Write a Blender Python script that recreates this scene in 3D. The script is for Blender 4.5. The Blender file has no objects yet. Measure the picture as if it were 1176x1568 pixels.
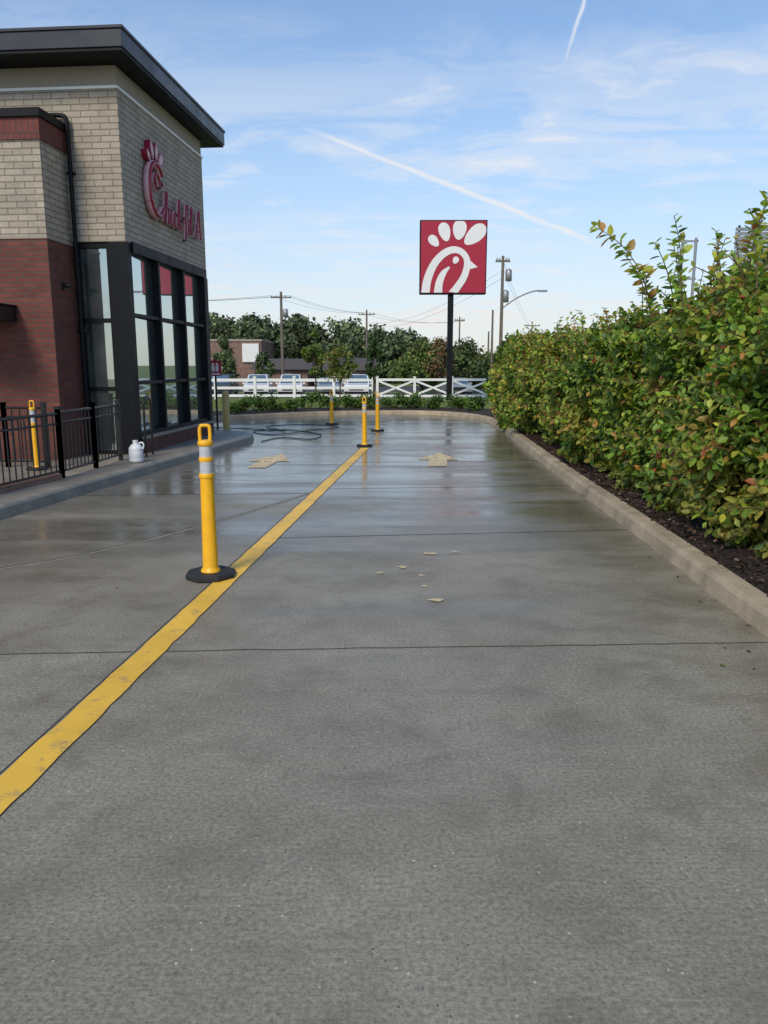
import bpy, math, random
import numpy as np
from mathutils import Vector, Matrix, noise
random.seed(3); rng=np.random.default_rng(3)
sc=bpy.context.scene
sc.view_settings.view_transform='Standard'
sc.view_settings.look='None'
sc.view_settings.exposure=0

# ------------------------------------------------------------ materials
def newmat(name):
    m=bpy.data.materials.new(name); m.use_nodes=True
    nt=m.node_tree; nt.nodes.clear()
    out=nt.nodes.new('ShaderNodeOutputMaterial'); p=nt.nodes.new('ShaderNodeBsdfPrincipled')
    nt.links.new(p.outputs[0],out.inputs[0])
    return m,nt,p,out
def N(nt,t,**k):
    n=nt.nodes.new(t)
    for a,b in k.items(): setattr(n,a,b)
    return n
def ramp(nt,src,stops,interp='LINEAR'):
    r=nt.nodes.new('ShaderNodeValToRGB'); r.color_ramp.interpolation=interp
    e=r.color_ramp.elements
    while len(e)<len(stops): e.new(.5)
    for i,(p,c) in enumerate(stops):
        e[i].position=p; e[i].color=(*c,1) if isinstance(c,tuple) else (c,c,c,1)
    nt.links.new(src,r.inputs[0]); return r
def noiseN(nt,vec,scale,detail=4,rough=.55,dist=0):
    n=nt.nodes.new('ShaderNodeTexNoise'); n.inputs['Scale'].default_value=scale
    n.inputs['Detail'].default_value=detail; n.inputs['Roughness'].default_value=rough; n.inputs['Distortion'].default_value=dist
    nt.links.new(vec,n.inputs['Vector']); return n
def mixc(nt,fac,a,b,mode='MIX'):
    m=nt.nodes.new('ShaderNodeMix'); m.data_type='RGBA'; m.blend_type=mode
    for i,v in ((0,fac),(6,a),(7,b)):
        s=m.inputs[i]
        if isinstance(v,bpy.types.NodeSocket): nt.links.new(v,s)
        elif i==0: s.default_value=v
        elif isinstance(v,(int,float)): s.default_value=(v,v,v,1)
        else: s.default_value=(*v,1)
    return m.outputs[2]
def mth(nt,op,a,b=0.0,clamp=False):
    m=nt.nodes.new('ShaderNodeMath'); m.operation=op; m.use_clamp=clamp
    for s,v in ((m.inputs[0],a),(m.inputs[1],b)):
        if isinstance(v,(int,float)): s.default_value=v
        else: nt.links.new(v,s)
    return m.outputs[0]
def mrange(nt,src,a,b,c=0,d=1):
    m=nt.nodes.new('ShaderNodeMapRange'); m.inputs[1].default_value=a; m.inputs[2].default_value=b; m.inputs[3].default_value=c; m.inputs[4].default_value=d
    nt.links.new(src,m.inputs[0]); return m.outputs[0]
def mapping(nt,vec,scale=(1,1,1),rot=(0,0,0),loc=(0,0,0)):
    m=nt.nodes.new('ShaderNodeMapping'); m.inputs['Scale'].default_value=scale; m.inputs['Rotation'].default_value=rot; m.inputs['Location'].default_value=loc
    nt.links.new(vec,m.inputs[0]); return m.outputs[0]
def bump(nt,p,h,strength,dist=.01):
    b=nt.nodes.new('ShaderNodeBump'); b.inputs['Strength'].default_value=strength; b.inputs['Distance'].default_value=dist
    nt.links.new(h,b.inputs['Height']); nt.links.new(b.outputs[0],p.inputs['Normal'])
def M(name,col,rough=.6,metal=0,var=.2,vs=4,bs=0,bscale=60,spec=.5):
    m,nt,p,o=newmat(name)
    tc=N(nt,'ShaderNodeTexCoord'); v=tc.outputs['Object']
    n=noiseN(nt,v,vs,4,.65)
    r=ramp(nt,n.outputs[0],[(.25,1-var),(.75,1+var*.6)])
    nt.links.new(mixc(nt,1.0,col,r.outputs[0],'MULTIPLY'),p.inputs['Base Color'])
    rr=ramp(nt,n.outputs[0],[(.3,max(0,rough-.08)),(.7,min(1,rough+.08))])
    nt.links.new(rr.outputs[0],p.inputs['Roughness'])
    p.inputs['Metallic'].default_value=metal; p.inputs['Specular IOR Level'].default_value=spec
    if bs:
        n2=noiseN(nt,v,bscale,3,.6); bump(nt,p,n2.outputs[0],bs)
    return m

def concrete_mat():
    m,nt,p,o=newmat('damp_concrete')
    tc=N(nt,'ShaderNodeTexCoord'); v=tc.outputs['Object']
    sx=N(nt,'ShaderNodeSeparateXYZ'); nt.links.new(v,sx.inputs[0])
    x=sx.outputs[0]; y=sx.outputs[1]
    big=noiseN(nt,mapping(nt,v,(.20,.95,1)),1.0,4,.62,.5)
    mid=noiseN(nt,mapping(nt,v,(.35,1.9,1),(0,0,.12)),1.5,3,.6,.3)
    wet=mth(nt,'MULTIPLY',mrange(nt,y,4.5,11.0),mrange(nt,y,30,24))
    lft=mth(nt,'MULTIPLY',mrange(nt,x,-1.2,-2.2),mrange(nt,y,4.5,6.5))
    w=mth(nt,'ADD',mth(nt,'ADD',mth(nt,'MULTIPLY',wet,.56),mth(nt,'MULTIPLY',lft,.16)),mth(nt,'MULTIPLY',mth(nt,'SUBTRACT',big.outputs[0],.5),2.0))
    wf=ramp(nt,w,[(.06,0.0),(.32,.55),(.62,1.0)]).outputs[0]
    med=noiseN(nt,v,.9,5,.68)
    fine=noiseN(nt,v,60,2,.8)
    c1=ramp(nt,med.outputs[0],[(.3,(.205,.180,.130)),(.52,(.262,.236,.177)),(.72,(.320,.290,.225))])
    c2=ramp(nt,fine.outputs[0],[(.28,.60),(.5,1.0),(.72,1.36)])
    col=mixc(nt,1.0,c1.outputs[0],c2.outputs[0],'MULTIPLY')
    vo=N(nt,'ShaderNodeTexVoronoi'); vo.inputs['Scale'].default_value=30; nt.links.new(v,vo.inputs['Vector'])
    sp=ramp(nt,vo.outputs['Distance'],[(.0,1.0),(.09,1.0),(.15,0.0)])
    sel=N(nt,'ShaderNodeSeparateColor'); nt.links.new(vo.outputs['Color'],sel.inputs[0])
    s1=mth(nt,'GREATER_THAN',sel.outputs[0],.86)
    s2=mth(nt,'LESS_THAN',sel.outputs[0],.12)
    col=mixc(nt,mth(nt,'MULTIPLY',sp.outputs[0],mth(nt,'MULTIPLY',s1,.85)),col,(.60,.57,.50))
    col=mixc(nt,mth(nt,'MULTIPLY',sp.outputs[0],mth(nt,'MULTIPLY',s2,.8)),col,(.07,.065,.055))
    vo2=N(nt,'ShaderNodeTexVoronoi'); vo2.inputs['Scale'].default_value=2.1; vo2.inputs['Randomness'].default_value=1
    wob=noiseN(nt,v,14,2,.6)
    dv=mixc(nt,.09,v,wob.outputs['Color'],'ADD'); nt.links.new(dv,vo2.inputs['Vector'])
    s3=N(nt,'ShaderNodeSeparateColor'); nt.links.new(vo2.outputs['Color'],s3.inputs[0])
    st=ramp(nt,mth(nt,'DIVIDE',vo2.outputs['Distance'],mth(nt,'ADD',mth(nt,'MULTIPLY',s3.outputs[2],1.3),.3)),[(.0,1.0),(.045,.85),(.09,0.0)])
    col=mixc(nt,mth(nt,'MULTIPLY',st.outputs[0],mth(nt,'MULTIPLY',mth(nt,'GREATER_THAN',s3.outputs[1],.35),.75)),col,(.065,.057,.045))
    bl=noiseN(nt,mapping(nt,v,(1,1.25,1),(0,0,.4)),2.0,5,.72,.4)
    br=ramp(nt,bl.outputs[0],[(.48,0.0),(.68,1.0)])
    col=mixc(nt,mth(nt,'MULTIPLY',br.outputs[0],.52),col,(.13,.108,.075))
    kb=mth(nt,'MULTIPLY',mrange(nt,x,1.1,2.3),mrange(nt,bl.outputs[0],.35,.6))
    col=mixc(nt,mth(nt,'MULTIPLY',kb,.45),col,(.15,.12,.072))
    col=mixc(nt,mth(nt,'MULTIPLY',wf,.56),col,(.088,.080,.066))
    nt.links.new(col,p.inputs['Base Color'])
    rr=ramp(nt,wf,[(0,.52),(.5,.35),(.85,.22),(1,.15)])
    ra=mth(nt,'ADD',rr.outputs[0],mth(nt,'MULTIPLY',mth(nt,'SUBTRACT',mid.outputs[0],.5),.36),True)
    ra=mth(nt,'MAXIMUM',ra,.07)
    nt.links.new(ra,p.inputs['Roughness'])
    wv=noiseN(nt,mapping(nt,v,(2.0,90,1)),1.0,1,.5)
    h=mth(nt,'ADD',fine.outputs[0],mth(nt,'MULTIPLY',wv.outputs[0],.45))
    b=N(nt,'ShaderNodeBump'); b.inputs['Distance'].default_value=.0035
    nt.links.new(h,b.inputs['Height'])
    bs=ramp(nt,wf,[(0,.85),(.7,.36),(1,.14)]); nt.links.new(bs.outputs[0],b.inputs['Strength'])
    nt.links.new(b.outputs[0],p.inputs['Normal'])
    return m
def brick_mat(name,c1,c2,mort,w=.2,h=.075,ms=.009):
    m,nt,p,o=newmat(name)
    tc=N(nt,'ShaderNodeTexCoord'); v=tc.outputs['Object']
    s=N(nt,'ShaderNodeSeparateXYZ'); nt.links.new(v,s.inputs[0])
    c=N(nt,'ShaderNodeCombineXYZ'); nt.links.new(mth(nt,'ADD',s.outputs[0],s.outputs[1]),c.inputs[0]); nt.links.new(s.outputs[2],c.inputs[1])
    b=N(nt,'ShaderNodeTexBrick'); nt.links.new(c.outputs[0],b.inputs['Vector'])
    b.inputs['Scale'].default_value=1; b.inputs['Brick Width'].default_value=w; b.inputs['Row Height'].default_value=h
    b.inputs['Mortar Size'].default_value=ms; b.inputs['Mortar Smooth'].default_value=.2; b.inputs['Bias'].default_value=0
    b.inputs['Color1'].default_value=(*c1,1); b.inputs['Color2'].default_value=(*c2,1); b.inputs['Mortar'].default_value=(*mort,1)
    n=noiseN(nt,v,2.2,5,.65); r=ramp(nt,n.outputs[0],[(.3,.80),(.7,1.15)])
    n3=noiseN(nt,v,40,2,.6); r3=ramp(nt,n3.outputs[0],[(.3,.85),(.7,1.12)])
    col=mixc(nt,1.0,b.outputs[0],r.outputs[0],'MULTIPLY'); col=mixc(nt,1.0,col,r3.outputs[0],'MULTIPLY')
    nt.links.new(col,p.inputs['Base Color']); p.inputs['Roughness'].default_value=.8
    inv=mth(nt,'SUBTRACT',1.0,b.outputs['Fac']); bump(nt,p,inv,.8,.008)
    return m
def leaf_mat(name,trans=.35,rough=.45):
    m,nt,p,o=newmat(name)
    a=N(nt,'ShaderNodeAttribute'); a.attribute_name='Col'
    nt.links.new(a.outputs['Color'],p.inputs['Base Color']); p.inputs['Roughness'].default_value=rough
    p.inputs['Specular IOR Level'].default_value=.35
    if trans>0:
        t=N(nt,'ShaderNodeBsdfTranslucent'); nt.links.new(mixc(nt,1.0,a.outputs['Color'],(1.35,1.3,.6),'MULTIPLY'),t.inputs[0])
        mx=N(nt,'ShaderNodeMixShader'); mx.inputs[0].default_value=trans
        nt.links.new(p.outputs[0],mx.inputs[1]); nt.links.new(t.outputs[0],mx.inputs[2]); nt.links.new(mx.outputs[0],o.inputs[0])
    return m
def glass_mat():
    m,nt,p,o=newmat('window_glass')
    tc=N(nt,'ShaderNodeTexCoord'); n=noiseN(nt,tc.outputs['Object'],1.3,3,.6)
    r=ramp(nt,n.outputs[0],[(.35,(.03,.045,.045)),(.7,(.10,.13,.125))])
    nt.links.new(r.outputs[0],p.inputs['Base Color']); p.inputs['Roughness'].default_value=.25
    g=N(nt,'ShaderNodeBsdfGlossy'); g.inputs['Roughness'].default_value=.008; g.inputs['Color'].default_value=(.84,.94,.92,1)
    fr=N(nt,'ShaderNodeFresnel'); fr.inputs[0].default_value=1.9
    mx=N(nt,'ShaderNodeMixShader'); nt.links.new(mth(nt,'ADD',fr.outputs[0],.36,True),mx.inputs[0])
    nt.links.new(p.outputs[0],mx.inputs[1]); nt.links.new(g.outputs[0],mx.inputs[2]); nt.links.new(mx.outputs[0],o.inputs[0])
    return m

MC=concrete_mat()
M_tan=brick_mat('tan_brick',(.35,.30,.235),(.42,.365,.29),(.19,.16,.125),.3,.092,.008)
M_red=brick_mat('red_brick',(.130,.032,.023),(.185,.050,.034),(.095,.065,.055),.21,.075,.010)
M_redcap=brick_mat('red_soldier_brick',(.15,.037,.03),(.19,.05,.038),(.07,.05,.045),.09,.3,.008)
M_stucco=M('stucco',(.33,.29,.235),.9,0,.08,1.5,.2,120)
M_dark=M('dark_metal',(.006,.007,.009),.55,.0,.2,3,spec=.2)
M_fascia=M('roof_fascia_metal',(.018,.020,.028),.4,.2,.15,2)
M_black=M('black_paint',(.010,.010,.011),.45,0,.2,8)
M_glass=glass_mat()
M_white=M('white_paint',(.80,.80,.77),.5,0,.10,2)
M_signw=M('sign_white',(.78,.77,.77),.35,0,.04,2)
M_signr=M('sign_red',(.38,.010,.035),.35,0,.06,2)
M_crim=M('letter_red',(.30,.008,.035),.35,0,.05,2)
M_pink=M('letter_pink',(.62,.35,.38),.4,0,.05,2)
M_yel=M('yellow_plastic',(.90,.46,.010),.42,0,.16,9)
M_refl=M('reflective_band',(.56,.58,.60),.28,.2,.14,30)
M_rub=M('black_rubber',(.02,.02,.021),.65,0,.3,12,.3,90)
M_curb=M('curb_concrete',(.42,.34,.23),.75,0,.5,2.6,.6,70)
M_curbg=M('grey_curb_concrete',(.27,.25,.205),.5,0,.45,3.0,.5,70)
M_walk=M('sidewalk_concrete',(.25,.22,.175),.55,0,.3,2,.4,60)
M_paver=brick_mat('paver_brick',(.30,.15,.095),(.37,.20,.13),(.20,.16,.12),.2,.06)
M_wood=M('pole_wood',(.16,.135,.105),.85,0,.3,3)
M_steel=M('galvanised_steel',(.30,.31,.32),.45,.5,.15,3)
M_asph=M('asphalt',(.06,.06,.062),.8,0,.2,1)
M_joint=M('joint_seal',(.065,.058,.046),.8,0,.5,6)
M_jlight=M('old_joint_edge',(.30,.27,.20),.8,0,.4,6)
M_bol=M('bollard_tan',(.62,.46,.17),.6,0,.15,8)
M_jug=M('jug_plastic',(.78,.80,.80),.35,0,.06,8)
M_bark=M('bark',(.09,.065,.045),.9,0,.3,10)
M_stem=M('stem',(.13,.10,.04),.8,0,.3,10)
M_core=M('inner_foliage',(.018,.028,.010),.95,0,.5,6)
M_leaf=leaf_mat('leaves',.32); M_fleaf=leaf_mat('distant_leaves',0,.7)
M_chip=leaf_mat('mulch_chips',0,.9)
def mulch_mat():
    m,nt,p,o=newmat('mulch')
    tc=N(nt,'ShaderNodeTexCoord'); n=noiseN(nt,tc.outputs['Object'],22,5,.8,.5)
    r=ramp(nt,n.outputs[0],[(.3,(.010,.006,.005)),(.55,(.045,.028,.019)),(.75,(.11,.07,.048))])
    nt.links.new(r.outputs[0],p.inputs['Base Color']); p.inputs['Roughness'].default_value=.95; bump(nt,p,n.outputs[0],1.0,.05); return m
M_mulch=mulch_mat()
def grass_mat():
    m,nt,p,o=newmat('grass')
    tc=N(nt,'ShaderNodeTexCoord'); v=tc.outputs['Object']; n=noiseN(nt,v,.35,4,.7); n2=noiseN(nt,v,9,4,.8)
    r=ramp(nt,n.outputs[0],[(.3,(.12,.17,.038)),(.7,(.20,.23,.065))]); r2=ramp(nt,n2.outputs[0],[(.3,.65),(.7,1.25)])
    nt.links.new(mixc(nt,1.0,r.outputs[0],r2.outputs[0],'MULTIPLY'),p.inputs['Base Color']); p.inputs['Roughness'].default_value=.9
    bump(nt,p,n2.outputs[0],.6,.1); return m
M_grass=grass_mat()
def paint_mat(name,col,wear,under=(.26,.24,.20),rough=.5):
    m,nt,p,o=newmat(name)
    tc=N(nt,'ShaderNodeTexCoord'); v=tc.outputs['Object']; n=noiseN(nt,v,7,5,.75,.3); n2=noiseN(nt,v,60,3,.7)
    s=mth(nt,'ADD',mth(nt,'MULTIPLY',n.outputs[0],.7),mth(nt,'MULTIPLY',n2.outputs[0],.3))
    f=ramp(nt,s,[(wear,1.0),(wear+.09,0.0)])
    n4=noiseN(nt,v,1.4,4,.6); r4=ramp(nt,n4.outputs[0],[(.3,.80),(.7,1.1)])
    c=mixc(nt,1.0,col,r4.outputs[0],'MULTIPLY')
    nt.links.new(mixc(nt,f.outputs[0],c,under),p.inputs['Base Color']); p.inputs['Roughness'].default_value=rough
    bump(nt,p,n2.outputs[0],.4,.004); return m
M_ypaint=paint_mat('yellow_road_paint',(.88,.52,.06),.37,(.42,.30,.12))
M_wpaint=paint_mat('faded_cream_paint',(.72,.57,.33),.41,(.28,.25,.19),.75)

# ------------------------------------------------------------ mesh builder
class B:
    def __init__(s): s.v=[];s.f=[];s.m=[];s.sm=[];s.mats=[]
    def mi(s,mat):
        if mat not in s.mats: s.mats.append(mat)
        return s.mats.index(mat)
    def add(s,vs,fs,mat,smooth=False):
        o=len(s.v); s.v+= [tuple(x) for x in vs]; i=s.mi(mat)
        for f in fs: s.f.append(tuple(o+k for k in f)); s.m.append(i); s.sm.append(smooth)
    def box(s,x0,x1,y0,y1,z0,z1,mat):
        v=[(x0,y0,z0),(x1,y0,z0),(x1,y1,z0),(x0,y1,z0),(x0,y0,z1),(x1,y0,z1),(x1,y1,z1),(x0,y1,z1)]
        s.add(v,[(0,3,2,1),(4,5,6,7),(0,1,5,4),(1,2,6,5),(2,3,7,6),(3,0,4,7)],mat)
    def cyl(s,p0,p1,r0,r1,mat,n=12,smooth=True):
        p0=Vector(p0);p1=Vector(p1);d=(p1-p0).normalized()
        a=d.orthogonal().normalized(); b=d.cross(a)
        vs=[]
        for p,r in ((p0,r0),(p1,r1)):
            for k in range(n):
                t=2*math.pi*k/n; vs.append(p+a*math.cos(t)*r+b*math.sin(t)*r)
        s.add(vs,[(k,(k+1)%n,n+(k+1)%n,n+k) for k in range(n)],mat,smooth)
        s.add(vs,[tuple(range(n-1,-1,-1)),tuple(range(n,2*n))],mat)
    def tube(s,pts,r,mat,n=8,closed=False):
        pts=[Vector(p) for p in pts]
        vs=[];L=len(pts)
        for i,p in enumerate(pts):
            if closed: d=(pts[(i+1)%L]-pts[i-1]).normalized()
            else: d=(pts[min(i+1,L-1)]-pts[max(i-1,0)]).normalized()
            up=Vector((0,0,1)) if abs(d.z)<.9 else Vector((1,0,0))
            a=d.cross(up).normalized(); b=a.cross(d)
            rr=r[i] if isinstance(r,(list,tuple)) else r
            for k in range(n):
                t=2*math.pi*k/n; vs.append(p+a*math.cos(t)*rr+b*math.sin(t)*rr)
        fs=[]
        for i in range(L if closed else L-1):
            j=(i+1)%L
            for k in range(n): fs.append((i*n+k,i*n+(k+1)%n,j*n+(k+1)%n,j*n+k))
        s.add(vs,fs,mat,True)
    def lathe(s,prof,c,mat,n=24):
        vs=[];
        for r,z in prof:
            for k in range(n):
                t=2*math.pi*k/n; vs.append((c[0]+r*math.cos(t),c[1]+r*math.sin(t),c[2]+z))
        fs=[(i*n+k,i*n+(k+1)%n,(i+1)*n+(k+1)%n,(i+1)*n+k) for i in range(len(prof)-1) for k in range(n)]
        s.add(vs,fs,mat,True); L=(len(prof)-1)*n
        s.add([vs[k] for k in range(n)],[tuple(range(n-1,-1,-1))],mat); s.add([vs[L+k] for k in range(n)],[tuple(range(n))],mat)
    def prism(s,poly,fn,d0,d1,mat):
        n=len(poly); vs=[fn(a,b,d0) for a,b in poly]+[fn(a,b,d1) for a,b in poly]
        s.add(vs,[tuple(range(n-1,-1,-1)),tuple(range(n,2*n))]+[(k,(k+1)%n,n+(k+1)%n,n+k) for k in range(n)],mat)
    def obj(s,name,parent=None,loc=(0,0,0),rz=0,bevel=0,seg=2,scale=1):
        me=bpy.data.meshes.new(name); me.from_pydata(s.v,[],s.f)
        for m in s.mats: me.materials.append(m)
        me.polygons.foreach_set('material_index',s.m); me.polygons.foreach_set('use_smooth',s.sm); me.update()
        o=bpy.data.objects.new(name,me); sc.collection.objects.link(o)
        o.location=loc; o.rotation_euler=(0,0,rz); o.scale=(scale,)*3
        if parent: o.parent=parent
        if bevel:
            b=o.modifiers.new('b','BEVEL'); b.width=bevel; b.segments=seg; b.limit_method='ANGLE'
        return o
def empty(name,loc=(0,0,0),rz=0):
    e=bpy.data.objects.new(name,None); sc.collection.objects.link(e); e.location=loc; e.rotation_euler=(0,0,rz); return e
def catmull(P,n=8):
    out=[]
    for i in range(len(P)-1):
        p0=P[max(i-1,0)];p1=P[i];p2=P[i+1];p3=P[min(i+2,len(P)-1)]
        for k in range(n):
            t=k/n
            out.append(tuple(.5*((2*b)+(-a+c)*t+(2*a-5*b+4*c-d)*t*t+(-a+3*b-3*c+d)*t**3) for a,b,c,d in zip(p0,p1,p2,p3)))
    out.append(tuple(P[-1])); return out
def norms(path,side):
    r=[]
    for i in range(len(path)):
        a=path[max(i-1,0)];b=path[min(i+1,len(path)-1)]
        t=Vector((b[0]-a[0],b[1]-a[1])).normalized(); r.append((t.y*side,-t.x*side))
    return r
def sweep(b,path,prof,side,mat,smooth=False):
    nn=norms(path,side); m=len(prof); vs=[]
    for (x,y),(nx,ny) in zip(path,nn):
        for o,z in prof: vs.append((x+nx*o,y+ny*o,z))
    fs=[]
    for i in range(len(path)-1):
        for k in range(m-1):
            f=(i*m+k,(i+1)*m+k,(i+1)*m+k+1,i*m+k+1)
            fs.append(f if side<0 else f[::-1])
    b.add(vs,fs,mat,smooth)

# ------------------------------------------------------------ leaf meshes
def unit(a): return a/np.maximum(np.linalg.norm(a,axis=1,keepdims=True),1e-6)
def leafmesh(name,P,tip,nrm,size,cols,mat,aspect=.3,parent=None):
    n=len(P); tip=unit(tip); side=unit(np.cross(nrm,tip)); nr=np.cross(tip,side)
    s=size.reshape(-1,1)
    V=np.empty((n,6,3))
    V[:,0]=P; V[:,1]=P+tip*s*.35+side*s*aspect+nr*s*.08; V[:,2]=P+tip*s*.72+side*s*aspect*.75+nr*s*.05
    V[:,3]=P+tip*s-nr*s*.08; V[:,4]=P+tip*s*.72-side*s*aspect*.75+nr*s*.05; V[:,5]=P+tip*s*.35-side*s*aspect+nr*s*.08
    idx=np.arange(n)[:,None]*6
    F=np.concatenate([idx+np.array([[0,5,4,3]]),idx+np.array([[0,3,2,1]])],axis=1).reshape(-1)
    me=bpy.data.meshes.new(name); me.vertices.add(n*6); me.vertices.foreach_set('co',V.reshape(-1))
    me.loops.add(n*8); me.loops.foreach_set('vertex_index',F)
    me.polygons.add(n*2); me.polygons.foreach_set('loop_start',np.arange(n*2)*4); me.polygons.foreach_set('loop_total',np.full(n*2,4))
    me.update(calc_edges=True)
    ca=me.color_attributes.new('Col','FLOAT_COLOR','POINT')
    c=np.ones((n,6,4)); c[:,:,:3]=cols[:,None,:]; ca.data.foreach_set('color',c.reshape(-1))
    me.materials.append(mat)
    o=bpy.data.objects.new(name,me); sc.collection.objects.link(o)
    if parent: o.parent=parent
    return o
def palette(n,pal,wts,jit=.25):
    pal=np.array(pal); k=rng.choice(len(pal),n,p=np.array(wts)/sum(wts))
    c=pal[k]*(1+rng.normal(0,jit,(n,1))); c*=1+rng.normal(0,.08,(n,3)); return np.clip(c,.003,.9)
def clump_cloud(C,R,per,size,pal,w,shell=.35,flat=.75):
    P=[];Nn=[];S=[];K=[]
    for (c,r) in zip(C,R):
        d=unit(rng.normal(size=(per,3))); rad=r*(1-shell*rng.random((per,1))**1.3)*(1+rng.normal(0,.12,(per,1)))
        P.append(np.array(c)+d*rad*np.array([1,1,flat])); Nn.append(d)
        S.append(size*(.6+.8*rng.random(per)))
        K.append(palette(per,pal,w,.18)*(1+rng.normal(0,.2)))
    P=np.concatenate(P);Nn=np.concatenate(Nn);S=np.concatenate(S);K=np.clip(np.concatenate(K),.003,.9)
    nr=unit(Nn+rng.normal(0,.5,Nn.shape)+np.array([0,0,.3])); tip=unit(rng.normal(size=Nn.shape)+np.array([0,0,-.4]))
    return P,tip,nr,S,K

# ------------------------------------------------------------ terrain
KN=[(-50,-.03),(28.5,-.03),(46,-.30),(56,-.80),(75,-1.0),(4000,-1.0)]
def tz(y): return float(np.interp(y,[k[0] for k in KN],[k[1] for k in KN]))
xs=[-4000,-600,-150,-60,-30,-15,-8,0,8,15,30,60,150,600,4000]; ys=[-60,0,15,25,28.5,34,40,46,50,53,56,65,75,100,160,400,1200,4000]
b=B(); vs=[(x,y,tz(y)) for y in ys for x in xs]; W=len(xs)
b.add(vs,[(j*W+i,j*W+i+1,(j+1)*W+i+1,(j+1)*W+i) for j in range(len(ys)-1) for i in range(W-1)],M_grass)
b.obj('grass_ground')
b=B(); ry=[56,58,62,68,72]; vs=[]
for y in ry: vs+=[(-300,y,tz(y)+.02),(300,y,tz(y)+.02)]
b.add(vs,[(2*j,2*j+1,2*j+3,2*j+2) for j in range(len(ry)-1)],M_asph); b.obj('road')
b=B(); b.add([(-120,78,-.98),(60,78,-.98),(60,98,-.98),(-120,98,-.98)],[(0,1,2,3)],M_asph); b.obj('parking_lot')

# pavement and curbs
RP=catmull([(2.13,-6),(2.20,0),(2.29,4.34),(2.39,6.7),(2.55,11.3),(2.82,17.0),(2.98,20.3),(2.88,22.6),(2.45,24.2),(1.7,25.2),(.6,25.6),(-.8,25.4),(-2.4,24.8),(-4.2,23.3),(-6.5,21.8),(-10,20.5),(-16,20)],8)
b=B(); poly=[(x,y) for x,y in RP]+[(-16,-6)]
b.add([(x,y,0) for x,y in poly],[tuple(range(len(poly)))],MC); pave=b.obj('concrete_pavement')
b=B(); sweep(b,RP,[(-.004,-.02),(.025,.10),(.045,.125),(.06,.13),(.19,.13),(.205,.12),(.21,-.05)],1,M_curb,False); b.obj('curb')
LP=catmull([(-4.75,1),(-4.5,4.5),(-4.03,7.93),(-3.48,11.7),(-2.92,15.3),(-2.80,16.4),(-2.98,17.2),(-3.6,17.75),(-5,18.1),(-9,18.4),(-16,18.6)],8)
b=B(); sweep(b,LP,[(-.004,-.02),(.02,.11),(.04,.135),(.055,.14),(.17,.14),(.175,.1)],-1,M_curbg,False)
b.obj('curb')
b=B(); nn=norms(LP,-1); poly=[(x+a*.172,y+c*.172) for (x,y),(a,c) in zip(LP,nn)]+[(-16,1)]
b.add([(x,y,.134) for x,y in poly],[tuple(range(len(poly)))],M_walk); b.obj('sidewalk')
# expansion joints
b=B()
def strip(b,pts,w,z,mat):
    nn=norms(pts,1); vs=[]
    for (x,y),(a,c) in zip(pts,nn): vs+=[(x-a*w/2,y-c*w/2,z),(x+a*w/2,y+c*w/2,z)]
    b.add(vs,[(2*i,2*i+1,2*i+3,2*i+2) for i in range(len(pts)-1)],mat)
def jit(p0,p1,n,a=.004):
    return [(p0[0]+(p1[0]-p0[0])*i/n+random.uniform(-a,a)*.3,p0[1]+(p1[1]-p0[1])*i/n+random.uniform(-a,a)) for i in range(n+1)]
def cx(y): return float(np.interp(y,[p[1] for p in RP[:64]],[p[0] for p in RP[:64]]))-.01
for k,y in enumerate([1.3,4.2,7.2,10.1,12.9,15.8,18.6,21.5]):
    sl=[.04,.04,.10,.08,.06,.05,.05,.05][k]
    yl=y-1.3*sl; l=jit((-1.74+.0865*y,yl-.0),(cx(y+.2),y+2.4*sl),34,.006); strip(b,l,.004+.0014*y,.003,M_joint)
for y in [4.10,9.6,12.5,15.4,18.4,21.2]:
    strip(b,jit((-4.4 if y<8 else -3.9+.09*(y-9.6)+.05,y-.1),(-1.785+.0865*y,y+.045),26,.006),.004+.0014*y,.003,M_joint)
strip(b,jit((-1.775+.0865*1,1),(-1.775+.0865*24,24),60),.006,.003,M_joint)
cj=catmull([(-4.6,5.3),(-3.08,5.99),(-2.3,6.9),(-1.5,8.4),(-.95,9.7)],8)
strip(b,[(x,y) for x,y in cj],.010,.0035,M_joint); strip(b,[(x+.025,y-.025) for x,y in cj],.035,.0025,M_jlight)
b.obj('expansion_joints',pave)
b=B(); pts=[(-1.68+.0865*y+random.uniform(-.004,.004),y) for y in np.arange(-1,15.1,.12)]; nn=norms(pts,1); vs=[]
for (x,y),(a,c) in zip(pts,nn):
    w0=.078+random.uniform(-.005,.003); w1=.078+random.uniform(-.005,.003); vs+=[(x-a*w0,y-c*w0,.007),(x+a*w1,y+c*w1,.007)]
b.add(vs,[(2*i,2*i+1,2*i+3,2*i+2) for i in range(len(pts)-1)],M_ypaint); b.obj('yellow_lane_line')
def arrow(name,x,y,s=1.0):
    b=B(); p=[(-.15,0),(.15,0),(.15,.85),(.36,.85),(0,1.95),(-.36,.85),(-.15,.85)]
    b.add([(a*s,c*s,.007) for a,c in p],[(0,1,2,6),(2,3,4,5,6)],M_wpaint); b.obj(name,None,(x,y,0),-.086)
arrow('painted_arrow',.86,12.3); arrow('painted_arrow',-2.02,12.1)
b=B()
for x,y,s in [(.36,5.12,.09),(.30,5.45,.05),(.29,5.75,.05),(.15,6.0,.075),(-.03,5.82,.05),(.38,6.45,.10),(.62,6.5,.06)]:
    n=11; b.add([(x+s*.7*random.uniform(.4,1.1)*math.cos(6.283*k/n),y+s*random.uniform(.3,.9)*math.sin(6.283*k/n)*.7,.007) for k in range(n)],[tuple(range(n))],M_wpaint)
b.obj('paint_spots')

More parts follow.
